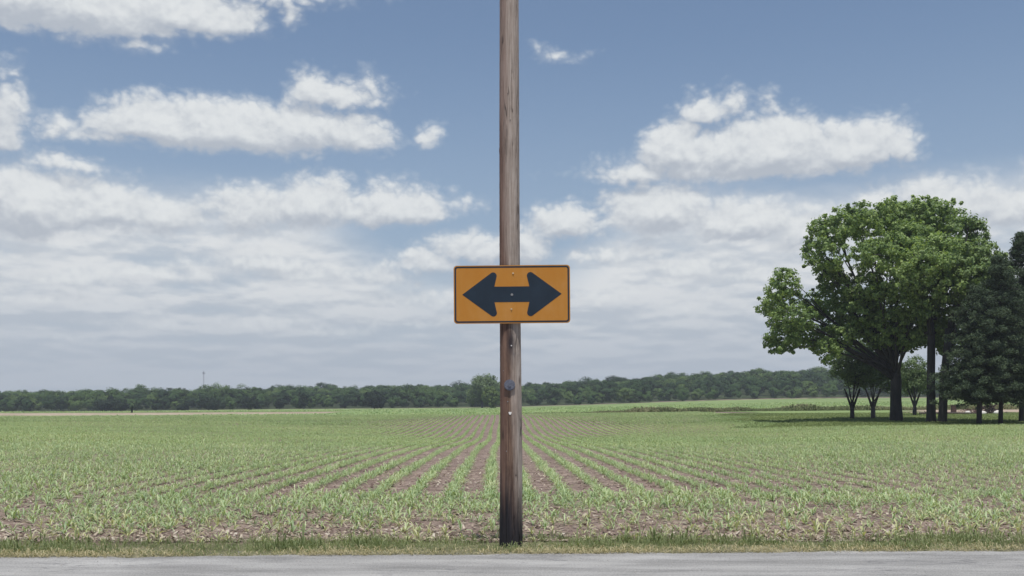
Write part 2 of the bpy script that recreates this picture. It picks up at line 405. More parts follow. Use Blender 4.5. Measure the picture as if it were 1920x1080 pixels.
def plain(name, col, rough=.5, metal=0.0, var=.12, s=20, bs=.1, spec=.5):
    m, g, p, o = material(name)
    tcn = g.n('ShaderNodeTexCoord'); n = g.noise(tcn.outputs['Object'], s, 6, .65)
    lo = tuple(c*(1-var) for c in col); hi = tuple(min(1, c*(1+var)) for c in col)
    g.put(p.inputs['Base Color'], ramp(g, n, [(.3, lo), (.7, hi)]))
    g.put(p.inputs['Roughness'], g.rng(n, .3, .7, rough*.85, min(1, rough*1.15)))
    p.inputs['Metallic'].default_value = metal; p.inputs['Specular IOR Level'].default_value = spec
    bump(g, p, n, bs, .004)
    return m
M['black'] = plain('faded_black_sheeting', (.014, .026, .042), .6, var=.2, s=6, spec=.3)
M['metal'] = plain('galvanised_steel', (.30, .30, .30), .6, .6)
M['iron'] = plain('dull_iron', (.16, .17, .21), .55, .5, .4, 60, .6)
M['paper'] = plain('white_paper', (.75, .73, .70), .8)
M['rim'] = plain('sign_edge', (.62, .50, .33), .5)
M['rust'] = plain('rusty_metal', (.10, .055, .05), .8, .2, .4, 8, .5)
M['darkwood'] = plain('old_timber', (.06, .045, .04), .9, 0, .4, 6, .6)
M['stone'] = plain('pale_stone', (.62, .60, .56), .85, 0, .2, 5, .5)
M['gravel'] = plain('limestone_grit', (.36, .345, .32), .9, 0, .3, 9, .3)
M['steel_far'] = plain('mast_steel', (.30, .31, .34), .6, .3)
# yellow retroreflective face with grime and faint vertical streaks of tone
m, g, p, o = material('yellow_sheeting'); M['yellow'] = m
tcn = g.n('ShaderNodeTexCoord'); P = tcn.outputs['Object']
n = g.noise(P, 3.0, 6, .6); n2 = g.noise(g.scale(P, (14, 1, 3)), 1, 4, .5); n3 = g.noise(P, 90, 2, .5)
c = ramp(g, g.m('ADD', g.m('MULTIPLY', n, .6), g.m('MULTIPLY', n2, .4)), [(.36, (.46, .19, .028)), (.5, (.47, .205, .036)), (.64, (.49, .23, .055))])
c = g.mix(g.rng(n3, .66, .72, 0, .3), c, (.62, .30, .10))
g.put(p.inputs['Base Color'], c); p.inputs['Roughness'].default_value = .6; p.inputs['Specular IOR Level'].default_value = .2

# ------------------------------------------------------------------ terrain
_Y = np.array([-400, 20, 38, 52, 65, 78, 90, 113, 135, 160, 200, 260, 330, 400, 430, 520, 700, 1000, 1600.])
_A = np.array([-.8, -.51, -.25, 0, .25, .51, .8])
_Z = np.array([  # rows follow _Y, columns follow _A
 [0, 0, 0, 0, 0, 0, 0], [0, 0, 0, 0, 0, 0, 0],
 [-.05, -.05, -.12, -.20, -.10, 0, 0],
 [-.10, -.10, -.28, -.48, -.24, -.02, 0],
 [-.14, -.14, -.36, -.66, -.32, -.02, .02],
 [-.12, -.10, -.34, -.62, -.22, .04, .10],
 [-.05, -.02, -.22, -.40, .0, .22, .30],
 [.06, .10, .04, .06, .34, .50, .6],
 [.0, .02, .14, .28, .56, .70, .9],
 [-.65, -.60, -.2, .10, .62, .90, 1.2],
 [-1.0, -.95, -.5, .15, 1.0, 1.35, 1.8],
 [-.35, -.30, -.1, .50, 1.8, 2.2, 2.7],
 [-.7, -.7, .0, .7, 2.7, 3.4, 3.9],
 [-1.0, -1.0, .1, .9, 3.8, 4.6, 5.1],
 [-1.0, -1.0, .2, 1.3, 4.6, 5.4, 6.0],
 [0.6, 0.6, 2.2, 4.2, 12.0, 10.5, 10.5],
 [3, 3, 5.0, 8.0, 17, 14.5, 14],
 [5, 5, 6, 8, 12, 12, 12], [5, 5, 6, 8, 12, 12, 12]])
# dense bicubic-ish table: smooth the linear interpolation
def _smoothrow(xs, ys, q):
    # monotone-ish cubic (Catmull-Rom on non uniform knots)
    m = np.gradient(ys, xs, axis=0)
    i = np.clip(np.searchsorted(xs, q)-1, 0, len(xs)-2); h = xs[i+1]-xs[i]; t = (q-xs[i])/h
    if ys.ndim > 1: t = t[:, None]; h = h[:, None]
    return (2*t**3-3*t**2+1)*ys[i]+(t**3-2*t**2+t)*h*m[i]+(-2*t**3+3*t**2)*ys[i+1]+(t**3-t**2)*h*m[i+1]
_Yd = np.concatenate([[-400], np.arange(18, 300, 2.), np.arange(300, 1601, 10.)])
_T1 = _smoothrow(_Y, _Z, _Yd)
_Ad = np.linspace(-.8, .8, 65)
_T2 = _smoothrow(_A, _T1.T, _Ad).T
def ground(X, Yv):
    X = np.asarray(X, float); Yv = np.asarray(Yv, float)
    a = np.clip(X/np.maximum(Yv, 5), -.8, .8)
    y = np.clip(Yv, -400, 1600)
    i = np.clip(np.searchsorted(_Yd, y)-1, 0, len(_Yd)-2); t = (y-_Yd[i])/(_Yd[i+1]-_Yd[i])
    ja = (a+.8)/1.6*64; j = np.clip(ja.astype(int), 0, 63); s = ja-j
    z = (_T2[i, j]*(1-s)+_T2[i, j+1]*s)*(1-t)+(_T2[i+1, j]*(1-s)+_T2[i+1, j+1]*s)*t
    return np.where(Yv < 18, 0, z)
def gz(x, y): return float(ground(x, y))
def sheet(name, xs, ys, mat, lift=0.0, mask=None):
    Xg, Yg = np.meshgrid(xs, ys, indexing='ij'); Zg = ground(Xg, Yg)+lift
    nx, ny = len(xs), len(ys)
    i, j = np.meshgrid(np.arange(nx-1), np.arange(ny-1), indexing='ij')
    Q = np.stack([i*ny+j, (i+1)*ny+j, (i+1)*ny+j+1, i*ny+j+1], -1).reshape(-1, 4)
    if mask is not None:
        cx = (Xg[:-1, :-1]+Xg[1:, 1:])/2; cy = (Yg[:-1, :-1]+Yg[1:, 1:])/2
        Q = Q[mask(cx, cy).ravel()]
    return obj(name, mesh_np(name, np.stack([Xg, Yg, Zg], -1).reshape(-1, 3), [Q], True), mat)
def lines(*seg):
    out = []
    for a, b, st in seg: out.append(np.arange(a, b, st))
    out.append([seg[-1][1]]); return np.concatenate(out)
gxs = lines((-1500, -400, 50), (-400, -120, 10), (-120, 120, 2.5), (120, 400, 10), (400, 1500, 50))
gys = lines((-150, 0, 25), (0, 20, 5), (20, 200, 2), (200, 450, 5), (450, 800, 20), (800, 1500, 50))
tag(sheet('ground', gxs, gys, M['soil']), kind='structure')

TILT = .047   # the road runs very slightly askew
def redge(X): return 9.84+TILT*X       # edge of the asphalt
# road
rx = np.linspace(-400, 400, 161)
Vv = []; 
rx = np.linspace(-60, 60, 1201); jag = np.random.default_rng(3).normal(0, .012, len(rx))
rye = [redge(rx)+.03*np.sin(rx*2.3)+.02*np.sin(rx*5.9+1)+.018*np.sin(rx*13.1+2)+jag, redge(rx)-3.4, redge(rx)-6.9]
V_ = np.concatenate([np.stack([rx, e, np.full_like(rx, zz)], 1) for e, zz in zip(rye, (.012, .03, .012))])
i = np.arange(1200); Q = np.concatenate([np.stack([i+k*1201+1201, i+k*1201+1202, i+k*1201+1, i+k*1201], 1) for k in (0, 1)])
tag(obj('road', mesh_np('road', V_, [Q], True), M['road']), kind='structure')
# verge soil strip
rx = np.linspace(-60, 60, 161); i = np.arange(160)
V_ = np.concatenate([np.stack([rx, redge(rx)-.12, np.full_like(rx, .006)], 1), np.stack([rx, redge(rx)+.88+.10*np.sin(rx*3.1)+.06*np.sin(rx*7.7), np.full_like(rx, .006)], 1)])
tag(obj('verge', mesh_np('verge', V_, [np.stack([i, i+1, i+162, i+161], 1)], True), M['verge_soil']), kind='structure')

# lawn round the farm trees, distant crop fields, dirt strips
LAWN_Y0 = 77.0
def lawn_mask(x, y): return (y > LAWN_Y0) & (y < 132) & (x > 18+.12*(y-77)+1.2*np.sin(y*.31))
tag(sheet('lawn', lines((14, 130, 1.0)), lines((LAWN_Y0, 132, 1.0)), M['lawn'], .03, lawn_mask), kind='structure')
tag(sheet('distant_field', lines((-380, 380, 6)), lines((130, 426, 4)), M['far_field'], .05, lambda x, y: ((y > 166) | (x > 24+.12*(y-77))) & ~((x > .40*y) & (y < 166)) & ~((x < -8) & (y > 225) & (y < 262+.02*x) & (x < -.18*y))), kind='structure')
tag(sheet('dirt_strip', lines((-200, -30, 6)), lines((224, 270, 4)), M['dirt'], .02, lambda x, y: x < -.16*y), kind='structure')
tag(sheet('bare_plot', lines((50, 130, 2)), lines((130, 166, 2)), M['dirt'], .04, lambda x, y: x > .40*y+2*np.sin(y*.7)), kind='structure')
tag(sheet('woodland_floor', lines((-900, 900, 12)), lines((436, 806, 10)), M['hill'], .08), kind='structure')

# ------------------------------------------------------------------ corn
def leaves_mesh(bx, by, bz, L, seg, h, r, w, seed=0, up=1.0):
    """vectorised grass-like plants. bx,by,bz: N bases; L leaves each; returns verts, quads"""
    R = np.random.default_rng(seed); N = len(bx)
    ph0 = R.uniform(0, 2*pi, N)[:, None]
    k = np.arange(L)[None]
    phi = ph0+k*pi+R.normal(0, .55, (N, L))+ (k//2)*.5
    lvl = (k+1)/L
    size = np.broadcast_to(np.asarray(h), (N,))[:, None]
    ln = size*r*R.uniform(.7, 1.25, (N, L))*(1.15-.45*lvl)
    z0 = size*(lvl-1/L)*.45
    rise = size*(.42+.55*lvl)*R.uniform(.6, 1.2, (N, L))*up
    droop = rise*R.uniform(.25, 1.0, (N, L))*(1.2-.6*lvl)
    ww = size*w*R.uniform(.75, 1.25, (N, L))
    t = np.linspace(0, 1, seg+1)[None, None]
    rad = ln[..., None]*t**.9
    zz = bz[:, None, None]+z0[..., None]+rise[..., None]*t*(2-t)-droop[..., None]*t**3*1.2
    side = ww[..., None]*np.array({2: [.55, 1, .12], 3: [.5, 1, .75, .1], 4: [.45, .9, 1, .65, .08]}[seg])[None, None]*.5
    cx, sx = np.cos(phi)[..., None], np.sin(phi)[..., None]
    twist = R.normal(0, .35, (N, L))[..., None]*t
    px = bx[:, None, None]+rad*cx; py = by[:, None, None]+rad*sx
    ox, oy, oz = -sx*side, cx*side, side*twist
    A = np.stack([px-ox, py-oy, zz-oz], -1); B = np.stack([px+ox, py+oy, zz+oz], -1)
    V = np.stack([A, B], 3).reshape(-1, 3)           # N,L,seg+1,2
    base = (np.arange(N*L)*(seg+1)*2)[:, None]; s = np.arange(seg)[None]
    q = np.stack([base+2*s, base+2*s+1, base+2*s+3, base+2*s+2], -1).reshape(-1, 4)
    return V, q
def lowfreq(X, Y, s, seed):
    R = np.random.default_rng(seed); z = 0
    for k in range(5):
        a = R.uniform(0, 2*pi); f = s*(1.0+.6*k); z = z+np.sin((X*cos(a)+Y*sin(a))*f+R.uniform(0, 6))/(1+.4*k)
    return z/2.2
# end rows: four rows along the verge, each plant its own object
protos = []
for k in range(9):
    one = np.zeros(1)
    V_, q = leaves_mesh(one*0, one*0, one*0, 7 if k % 3 else 8, 4, np.array([.112]), 1.2, .135, 100+k)
    sb = MB(); sb.tube([[0, 0, -.01], [.003, 0, .05], [0, .004, .11]], [.009, .008, .004], 6)
    sv = np.concatenate(sb.v)
    me = mesh_np('corn_plant', np.concatenate([V_, sv]), [q]+[np.concatenate(f)+len(V_) for f in sb.f.values()])
    me.materials.append(M['corn']); protos.append(me)
rowdist = [.98, 1.45, 1.95, 2.45, 2.95]
cnt = 0; first = None
xs_stuff, ys_stuff, hs_stuff = [], [], []
for ri, dd in enumerate(rowdist):
    x = -8.6
    while x < 8.6:
        x += random.uniform(.07, .24)
        if random.random() < .10: continue
        Yp = redge(x)+dd+random.gauss(0, .10)
        if abs(x) > .514*Yp+.1:
            xs_stuff.append(x); ys_stuff.append(Yp); hs_stuff.append(random.uniform(.08, .15)); continue
        thin = float(lowfreq(np.array(x), np.array(Yp), 1.1, 5))
        if thin < -.1 and random.random() < .45: continue
        if cnt >= 300: xs_stuff.append(x); ys_stuff.append(Yp); hs_stuff.append(random.uniform(.09, .16)); continue
        o = link(bpy.data.objects.new('corn_plant', random.choice(protos)))
        o.location = (x, Yp, .0); sc_ = random.uniform(.55, 1.15)*(1+.15*thin); o.scale = (sc_, sc_, sc_*random.uniform(.85, 1.2))
        o.rotation_euler = (random.gauss(0, .08), random.gauss(0, .08), random.uniform(0, 6.28))
        tag(o, 'young pale green corn plant in the sparse rows nearest the grass verge', 'corn plant', 'corn plants in the rows along the verge')
        cnt += 1
print('corn plants individually', cnt)
# rest of the end rows
for dd in (1.9, 2.4, 2.8, 3.1, 3.35, 3.6, 3.9, 4.2, 4.5, 4.8, 5.1, 5.4, 5.7, 6.0, 6.3):
    x = -13.
    while x < 13:
        x += random.uniform(.05, .16)
        yy_ = redge(x)+dd+random.gauss(0, .15)
        if float(lowfreq(np.array(x), np.array(yy_), 1.1, 5)) < -.2+.35*(dd < 3.5)-.1*(dd > 4.6) and random.random() < .6: continue
        xs_stuff.append(x); ys_stuff.append(yy_); hs_stuff.append(random.uniform(.08, .15))
bx, by, bh = map(np.array, (xs_stuff, ys_stuff, hs_stuff))
# long rows running away from the road
ROW = .625; ROWDIR = -.010
def row_plants(y0, y1, step, halfw, sc_=.055):
    out = []
    kmax = int((halfw*y1+6)/ROW)+1
    for k in range(-kmax, kmax+1):
        x0 = .38+k*ROW
        ys = np.arange(y0, y1, step); ys = ys+rng.uniform(-.45, .45, len(ys))*step
        xs = x0+ROWDIR*ys+rng.normal(0, sc_, len(ys))+.05*np.sin(ys*.13+k*.02)
        ok = np.abs(xs) < halfw*ys+4
        out.append(np.stack([xs[ok], ys[ok]]))
    return np.concatenate(out, 1)
near = row_plants(15.4, 40, .068, .56, .045); mid = row_plants(40, 90, .115, .57, .038); far = row_plants(90, 170, .20, .59, .02)
fade = lambda P: P[:, rng.random(P.shape[1]) > np.clip(.05+.25*(-lowfreq(P[0], P[1], .35, 9)-.6), .03, .5)]
near, mid, far = fade(near), fade(mid), fade(far)
def not_lawn(P): return P[:, ~((P[1] > LAWN_Y0-.3) & (P[1] < 166) & (P[0] > 20.5+.12*(P[1]-77)+1.2*np.sin(P[1]*.31)))]
mid, far = not_lawn(mid), not_lawn(far)
def hh(P, a=.08, b=.15):
    return rng.uniform(a, b, P.shape[1])*(1+.16*lowfreq(P[0], P[1], .22, 3))*(1+.08*lowfreq(P[0], P[1], .9, 4))
sets = [(bx, by, bh, 8, 3, 1.15, .135, 1), (near[0], near[1], hh(near, .085, .155), 8, 3, 1.1, .115, 2),
        (mid[0], mid[1], hh(mid, .09, .155), 6, 2, 1.1, .22, 3), (far[0], far[1], hh(far, .12, .18), 5, 2, .7, .38, 4)]
Vs, Qs, n0 = [], [], 0
for (x_, y_, h_, L, sg, r_, w_, sd_) in sets[:2]:
    v_, q_ = leaves_mesh(x_, y_, ground(x_, y_), L, sg, h_, r_, w_, sd_)
    Vs.append(v_); Qs.append(q_+n0); n0 += len(v_)
tag(obj('corn_rows', mesh_np('corn_rows', np.concatenate(Vs), [np.concatenate(Qs)]), M['corn_row']),
    'young corn rows running away from the road up to the dip', 'corn crop', kind='stuff')
Vs, Qs, n0 = [], [], 0
for (x_, y_, h_, L, sg, r_, w_, sd_) in sets[2:]:
    v_, q_ = leaves_mesh(x_, y_, ground(x_, y_), L, sg, h_, r_, w_, sd_)
    Vs.append(v_); Qs.append(q_+n0); n0 += len(v_)
tag(obj('distant_corn_rows', mesh_np('distant_corn_rows', np.concatenate(Vs), [np.concatenate(Qs)]), M['corn_far']),
    'distant young corn rows climbing from the dip to the crest', 'corn crop', kind='stuff')
# corn beyond the crest: taller looking band
P = np.stack([rng.uniform(-170, 190, 26000), rng.uniform(172, 300, 26000)])
P = P[:, (np.abs(P[0]) < .62*P[1]) & ~((P[0] < -.15*P[1]) & (P[1] > 215) & (P[1] < 275))]
v_, q_ = leaves_mesh(P[0], P[1], ground(*P), 4, 2, rng.uniform(.3, .5, P.shape[1]), .9, .5, 11)
tag(obj('field_beyond', mesh_np('field_beyond', v_, [q_]), M['corn_far']), 'pale green crop in the field beyond the crest', 'crop', kind='stuff')
# tall weeds on the field boundary right of the pole
n_ = 15000
x_ = rng.uniform(-2, 120, n_); y_ = 168+rng.normal(0, 1.6, n_)+2*lowfreq(x_, x_*0, .1, 21)
hw = .55*(1+.45*lowfreq(x_, y_*0, .35, 22))*np.clip((x_+2)/25, .35, 1)*rng.uniform(.6, 1.3, n_)
v_, q_ = leaves_mesh(x_, y_, ground(x_, y_), 5, 2, np.maximum(hw*.85, .15), .45, .35, 12, up=1.3)
tag(obj('boundary_weeds', mesh_np('boundary_weeds', v_, [q_]), M['weed']), 'rough tall weeds along the far field boundary', 'weeds', kind='stuff')
# lawn blades
n_ = 60000
x_ = rng.uniform(17, 80, n_); y_ = LAWN_Y0+(rng.random(n_)**1.4)*52; ok = lawn_mask(x_, y_)
x_, y_ = x_[ok], y_[ok]
v_, q_ = leaves_mesh(x_, y_, ground(x_, y_)+.03, 3, 2, rng.uniform(.06, .12, len(x_)), .9, .5, 13)
tag(obj('lawn_grass', mesh_np('lawn_grass', v_, [q_]), M['lawn_blade']), 'short mown grass under the farm trees', 'grass', kind='stuff')

# verge grass
n_ = 40000
x_ = rng.uniform(-9, 9, n_); d_ = rng.beta(1.4, 1.5, n_)*(1.12+.10*lowfreq(x_, x_*0, 1.9, 36))+.02
cl_ = lowfreq(x_, d_*2, 2.3, 31)+.6*lowfreq(x_, d_*3, 6.0, 32)
ok = (rng.random(n_) < .60+.28*cl_); x_, d_, cl_ = x_[ok], d_[ok], cl_[ok]
h_ = np.clip(.038+.018*cl_, .016, .10)*rng.lognormal(-.15, .45, len(x_))*np.clip(.5+d_*1.1, .5, 1)
v_, q_ = leaves_mesh(x_, redge(x_)+d_, np.zeros_like(x_), 4, 3, h_, .75, .085, 33, up=1.25)
tag(obj('verge_grass', mesh_np('verge_grass', v_, [q_]), M['grass']), 'uneven green grass growing along the road edge', 'grass', kind='stuff')
n_ = 8000
x_ = rng.uniform(-9, 9, n_); d_ = np.abs(rng.normal(0, .22, n_))-.05; 
ok = rng.random(n_) < np.clip(.55+.5*lowfreq(x_, x_*0, 1.7, 35), .1, 1); x_, d_ = x_[ok], d_[ok]
v_, q_ = leaves_mesh(x_, redge(x_)+d_, np.zeros_like(x_)+.012, 3, 3, rng.uniform(.03, .08, len(x_)), 1.0, .09, 34, up=.6)
tag(obj('dry_grass', mesh_np('dry_grass', v_, [q_]), M['dry']), 'pale dry grass lying along the asphalt edge', 'dry grass', kind='stuff')
# gravel crumbs spilling over the asphalt edge
n_ = 3500
x_ = rng.uniform(-9, 9, n_); d_ = np.where(rng.random(n_) < .6, rng.normal(0, .07, n_), rng.uniform(-1.2, .3, n_))
s_ = (rng.lognormal(-5.7, .40, n_))[:, None, None]
oc_ = np.array([[1, 0, 0], [0, 1, 0], [-1, 0, 0], [0, -1, 0], [0, 0, .8], [0, 0, -.6]])[None]*rng.uniform(.6, 1.4, (n_, 6, 1))
V_ = (oc_*s_+np.stack([x_, redge(x_)+d_, .014+.005*np.clip(-d_, 0, 3)], 1)[:, None]).reshape(-1, 3)
of_ = np.array([[0, 1, 4], [1, 2, 4], [2, 3, 4], [3, 0, 4], [1, 0, 5], [2, 1, 5], [3, 2, 5], [0, 3, 5]])
tag(obj('gravel', mesh_np('gravel', V_, [((np.arange(n_)*6)[:, None, None]+of_[None]).reshape(-1, 3)]), M['gravel']), 'loose gravel crumbs along the asphalt edge', 'gravel', kind='stuff')
# corn stubble fragments and clods on the soil
def flecks(n, x_, y_, s, seed, zoff=.006):
    R = np.random.default_rng(seed); a = R.uniform(0, 2*pi, n); ln = s*R.uniform(.4, 1.6, n); wd = ln*R.uniform(.1, .35, n)
    z = ground(x_, y_)+zoff+R.uniform(0, .02, n); tl = R.normal(0, .25, n)
    dx, dy, dz = np.cos(a)*ln, np.sin(a)*ln, ln*tl; ex, ey = -np.sin(a)*wd, np.cos(a)*wd
    dz = np.abs(dz)
    c = np.stack([x_, y_, z], 1)
    V = np.stack([c+np.stack([ex, ey, 0*ex], 1), c-np.stack([ex, ey, 0*ex], 1), c+np.stack([dx-ex*.7, dy-ey*.7, dz], 1), c+np.stack([dx+ex*.7, dy+ey*.7, dz], 1)], 1).reshape(-1, 3)
    return V, (np.arange(n)*4)[:, None]+np.arange(4)[None]
n_ = 55000
y_ = redge(0)+.9+rng.random(n_)**1.8*30; x_ = rng.uniform(-1, 1, n_)*(.6*y_+1.5)
v_, q_ = flecks(n_, x_, y_, .045, 41)
tag(obj('corn_stubble', mesh_np('corn_stubble', v_, [q_]), M['residue']), 'fragments of last year\'s stalks lying on the soil', 'crop residue', kind='stuff')
n_ = 14000   # soil clods: small irregular tetra-like lumps
y_ = redge(0)+1.0+rng.random(n_)**1.6*18; x_ = rng.uniform(-1, 1, n_)*(.6*y_+1.5)
s_ = rng.lognormal(-4.1, .5, n_)[:, None, None]
oct_ = np.array([[1, 0, 0], [0, 1, 0], [-1, 0, 0], [0, -1, 0], [0, 0, .8], [0, 0, -.6]])[None]*rng.uniform(.6, 1.4, (n_, 6, 1))
V_ = (oct_*s_+np.stack([x_, y_, ground(x_, y_)], 1)[:, None]).reshape(-1, 3)
of = np.array([[0, 1, 4], [1, 2, 4], [2, 3, 4], [3, 0, 4], [1, 0, 5], [2, 1, 5], [3, 2, 5], [0, 3, 5]])
q_ = ((np.arange(n_)*6)[:, None, None]+of[None]).reshape(-1, 3)
tag(obj('soil_clods', mesh_np('soil_clods', V_, [q_]), M['soil']), 'crumbly brown soil clods between the corn plants', 'soil', kind='stuff')

# ------------------------------------------------------------------ utility pole
PX, PY = -.011, 10.43
pole = empty('utility_pole', (PX, PY, 0))
tag(pole, 'weathered wooden utility pole standing in the grass verge, dark at its base', 'utility pole')
n = 72; zs = np.concatenate([np.linspace(-.25, 6.2, 260), np.linspace(6.3, 9.4, 30)])
ang = np.linspace(0, 2*pi, n, endpoint=False)
rad = np.interp(zs, [-.25, .3, 1.5, 3, 5.7, 9.4], [.124, .119, .113, .107, .099, .088])
R_ = np.random.default_rng(5)
dr = np.zeros((len(zs), n))
for k in range(26):     # long shallow drying checks and flats
    a0 = R_.uniform(0, 2*pi); z0 = R_.uniform(-.2, 6); hl = R_.uniform(.3, 1.3); wd = R_.uniform(.02, .045)
    d = np.abs((ang[None]-a0-.05*np.sin((zs[:, None]-z0)*2)+pi) % (2*pi)-pi)
    dr -= .006*np.exp(-(d/wd)**2)*np.clip(1-np.abs(zs[:, None]-z0)/hl, 0, 1)
for k in range(22):     # knots
    a0 = R_.uniform(0, 2*pi); z0 = R_.uniform(0, 6)
    d2 = ((((ang[None]-a0+pi) % (2*pi)-pi)*.11)**2+(zs[:, None]-z0)**2)/(.022**2)
    dr += .005*np.exp(-d2)*(1-1.3*np.exp(-d2*4))
dr += .0018*np.sin(ang[None]*3+zs[:, None]*.8)+.0012*np.sin(ang[None]*7+1+zs[:, None]*1.7)+R_.normal(0, .0005, dr.shape)
lean = -.0035*zs
rr = rad[:, None]+dr
V_ = np.stack([lean[:, None]+rr*np.cos(ang)[None]+.004*np.sin(zs*1.3)[:, None], rr*np.sin(ang)[None], np.repeat(zs[:, None], n, 1)], -1).reshape(-1, 3)
i, j = np.meshgrid(np.arange(len(zs)-1), np.arange(n), indexing='ij'); j2 = (j+1) % n
Q = np.stack([i*n+j, i*n+j2, (i+1)*n+j2, (i+1)*n+j], -1).reshape(-1, 4)
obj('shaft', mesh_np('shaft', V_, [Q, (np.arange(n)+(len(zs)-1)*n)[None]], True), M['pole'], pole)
def zpx(py, Yd=PY-.11): return EYE+(HOR-py)*Yd/F
def xpx(px, Yd=PY-.11): return (px-960)*Yd/F
# round washer plate with its bolt head
mb = MB(); cz = zpx(722); cx = xpx(955.5)-PX
circ = lambda r, k=32: [(cx+r*cos(t), cz+r*sin(t)) for t in np.linspace(0, 2*pi, k, endpoint=False)]
mb.prism(circ(.057), -.128, -.096)
mb.prism(circ(.050), -.134, -.1279)
o = mb.build('washer_plate', M['iron'], pole)
mb = MB(); mb.prism(circ(.018, 6), -.150, -.1335); mb.build('bolt_head', M['iron'], o)
def pin(px, py, r, mat, nm, k=8):
    mb = MB(); x0, z0 = xpx(px)-PX, zpx(py); yf = -math.sqrt(max(.111**2-(x0-(-.0035*z0))**2, .0001))
    mb.prism([(x0+r*cos(t), z0+r*sin(t)) for t in np.linspace(0, 2*pi, k, endpoint=False)], yf-.007, yf+.02)
    return mb.build(nm, mat, pole)
pin(959, 648, .0065, M['paper'], 'nail'); pin(952, 753, .006, M['metal'], 'nail'); pin(963, 662, .004, M['metal'], 'nail')
pin(950, 846, .006, M['metal'], 'nail'); pin(944, 695, .004, M['metal'], 'nail')
# torn paper tag
mb = MB(); x0, z0 = xpx(956.5)-PX, zpx(775)
mb.prism([(x0-.017, z0+.010), (x0-.008, z0+.017), (x0, z0+.011), (x0+.009, z0+.017), (x0+.016, z0+.006), (x0+.008, z0-.009), (x0+.001, z0-.017), (x0-.011, z0-.008)][::-1], -.119, -.115)
mb.build('paper_tag', M['paper'], pole)

# ------------------------------------------------------------------ sign
SY = PY-.125
sx, sz = (959.8-960)*SY/F, EYE+(HOR-551.8)*SY/F
sign = empty('arrow_sign', (sx, SY, sz)); sign.rotation_euler = (0, radians(-.45), radians(-.8))
tag(sign, 'yellow rectangular road sign with black double-headed arrow bolted to the wooden pole', 'road sign')
WD, HT = 1.205, .602
def rrect(w, h, r, k=8):
    out = []
    for (cx_, cz_, a0) in ((w/2-r, h/2-r, 0), (-w/2+r, h/2-r, 90), (-w/2+r, -h/2+r, 180), (w/2-r, -h/2+r, 270)):
        for t in np.linspace(a0, a0+90, k): out.append((cx_+r*cos(radians(t)), cz_+r*sin(radians(t))))
    return out
mb = MB(); mb.prism(rrect(WD, HT, .035)[::-1], -.0010, .003); mb.build('panel', M['metal'], sign)
mb = MB(); mb.prism(rrect(WD-.002, HT-.002, .034)[::-1], -.0020, -.00105); mb.build('sign_face', M['yellow'], sign)
# black border ring
o_, i_ = rrect(WD-.020, HT-.020, .030), rrect(WD-.052, HT-.052, .018); k = len(o_)
V_ = [(x, -.0030, z) for x, z in o_]+[(x, -.0030, z) for x, z in i_]
a = np.arange(k); b = (a+1) % k
obj('border', mesh_np('border', V_, [np.stack([a, a+k, b+k, b], 1)]), M['black'], sign)
# arrow
c_ = 1/846.
def arrowhalf():
    q = [(-435, 0)]
    ctr = (-163, 162); r = 31
    for t in np.linspace(122, -8, 12): q.append((ctr[0]+r*cos(radians(t)), ctr[1]+r*sin(radians(t))))
    q.append((-153, 68)); return q
up = arrowhalf(); lft = up+[(x, -z) for x, z in up[1:]][::-1]
rgt = [(-x, z) for x, z in lft][::-1]
poly = up+[(-x, z) for x, z in up[::-1]]+[(-x, -z) for x, z in up[1:]]+[(x, -z) for x, z in up[1:][::-1]]
mb = MB(); mb.prism([(x*c_, z*c_) for x, z in poly][::-1][::-1], -.0034, -.0021); mb.build('arrow', M['black'], sign)
for (bx_, bz_, r_, bm_) in ((12, 183, .007, 'rim'), (0, -4, .0105, 'metal'), (-5, -130, .007, 'rim')):
    mb = MB(); X0, Z0 = bx_*c_, bz_*c_
    for (rr_, y0, y1, kk) in ((r_*1.25, -.0062, -.0036, 20), (r_*.8, -.0115, -.0063, 6)):
        mb.prism([(X0+rr_*cos(t), Z0+rr_*sin(t)) for t in np.linspace(0, 2*pi, kk, endpoint=False)], y0, y1)
    mb.build('bolt', M[bm_], sign)

# ------------------------------------------------------------------ trees
def leaf_cloud(C_, Rr, per, size, seed, flat=.8, aspect=.6, upb=.5, out=None, rnd=.75):
    """C_: K clump centres, Rr: K radii; scatter 'per' leaf shaped hexagon faces in each"""
    R = np.random.default_rng(seed); K = len(C_); n = K*per
    d = R.normal(size=(n, 3)); d /= np.linalg.norm(d, axis=1)[:, None]
    rad = R.random(n)**.45
    c = np.repeat(C_, per, 0)+d*(np.repeat(Rr, per)*rad)[:, None]*np.array([1, 1, flat])
    nm = d*.7+R.normal(size=(n, 3))*rnd+np.array([0, 0, upb])+(np.repeat(out, per, 0) if out is not None else 0); nm /= np.linalg.norm(nm, axis=1)[:, None]
    t = np.cross(nm, R.normal(size=(n, 3))); t /= np.linalg.norm(t, axis=1)[:, None]+1e-9
    b = np.cross(nm, t); s = (size*R.uniform(.6, 1.4, n))[:, None]
    w = s*aspect
    # folded leaf spray: 5 corners
    cor = [c-t*s*.5, c-t*s*.1+b*w*.5+nm*s*.10, c+t*s*.35+b*w*.30, c+t*s*.5-b*w*.05-nm*s*.08, c+t*s*.15-b*w*.5+nm*s*.06]
    V = np.stack(cor, 1).reshape(-1, 3)
    return V, (np.arange(n)*5)[:, None]+np.arange(5)[None]
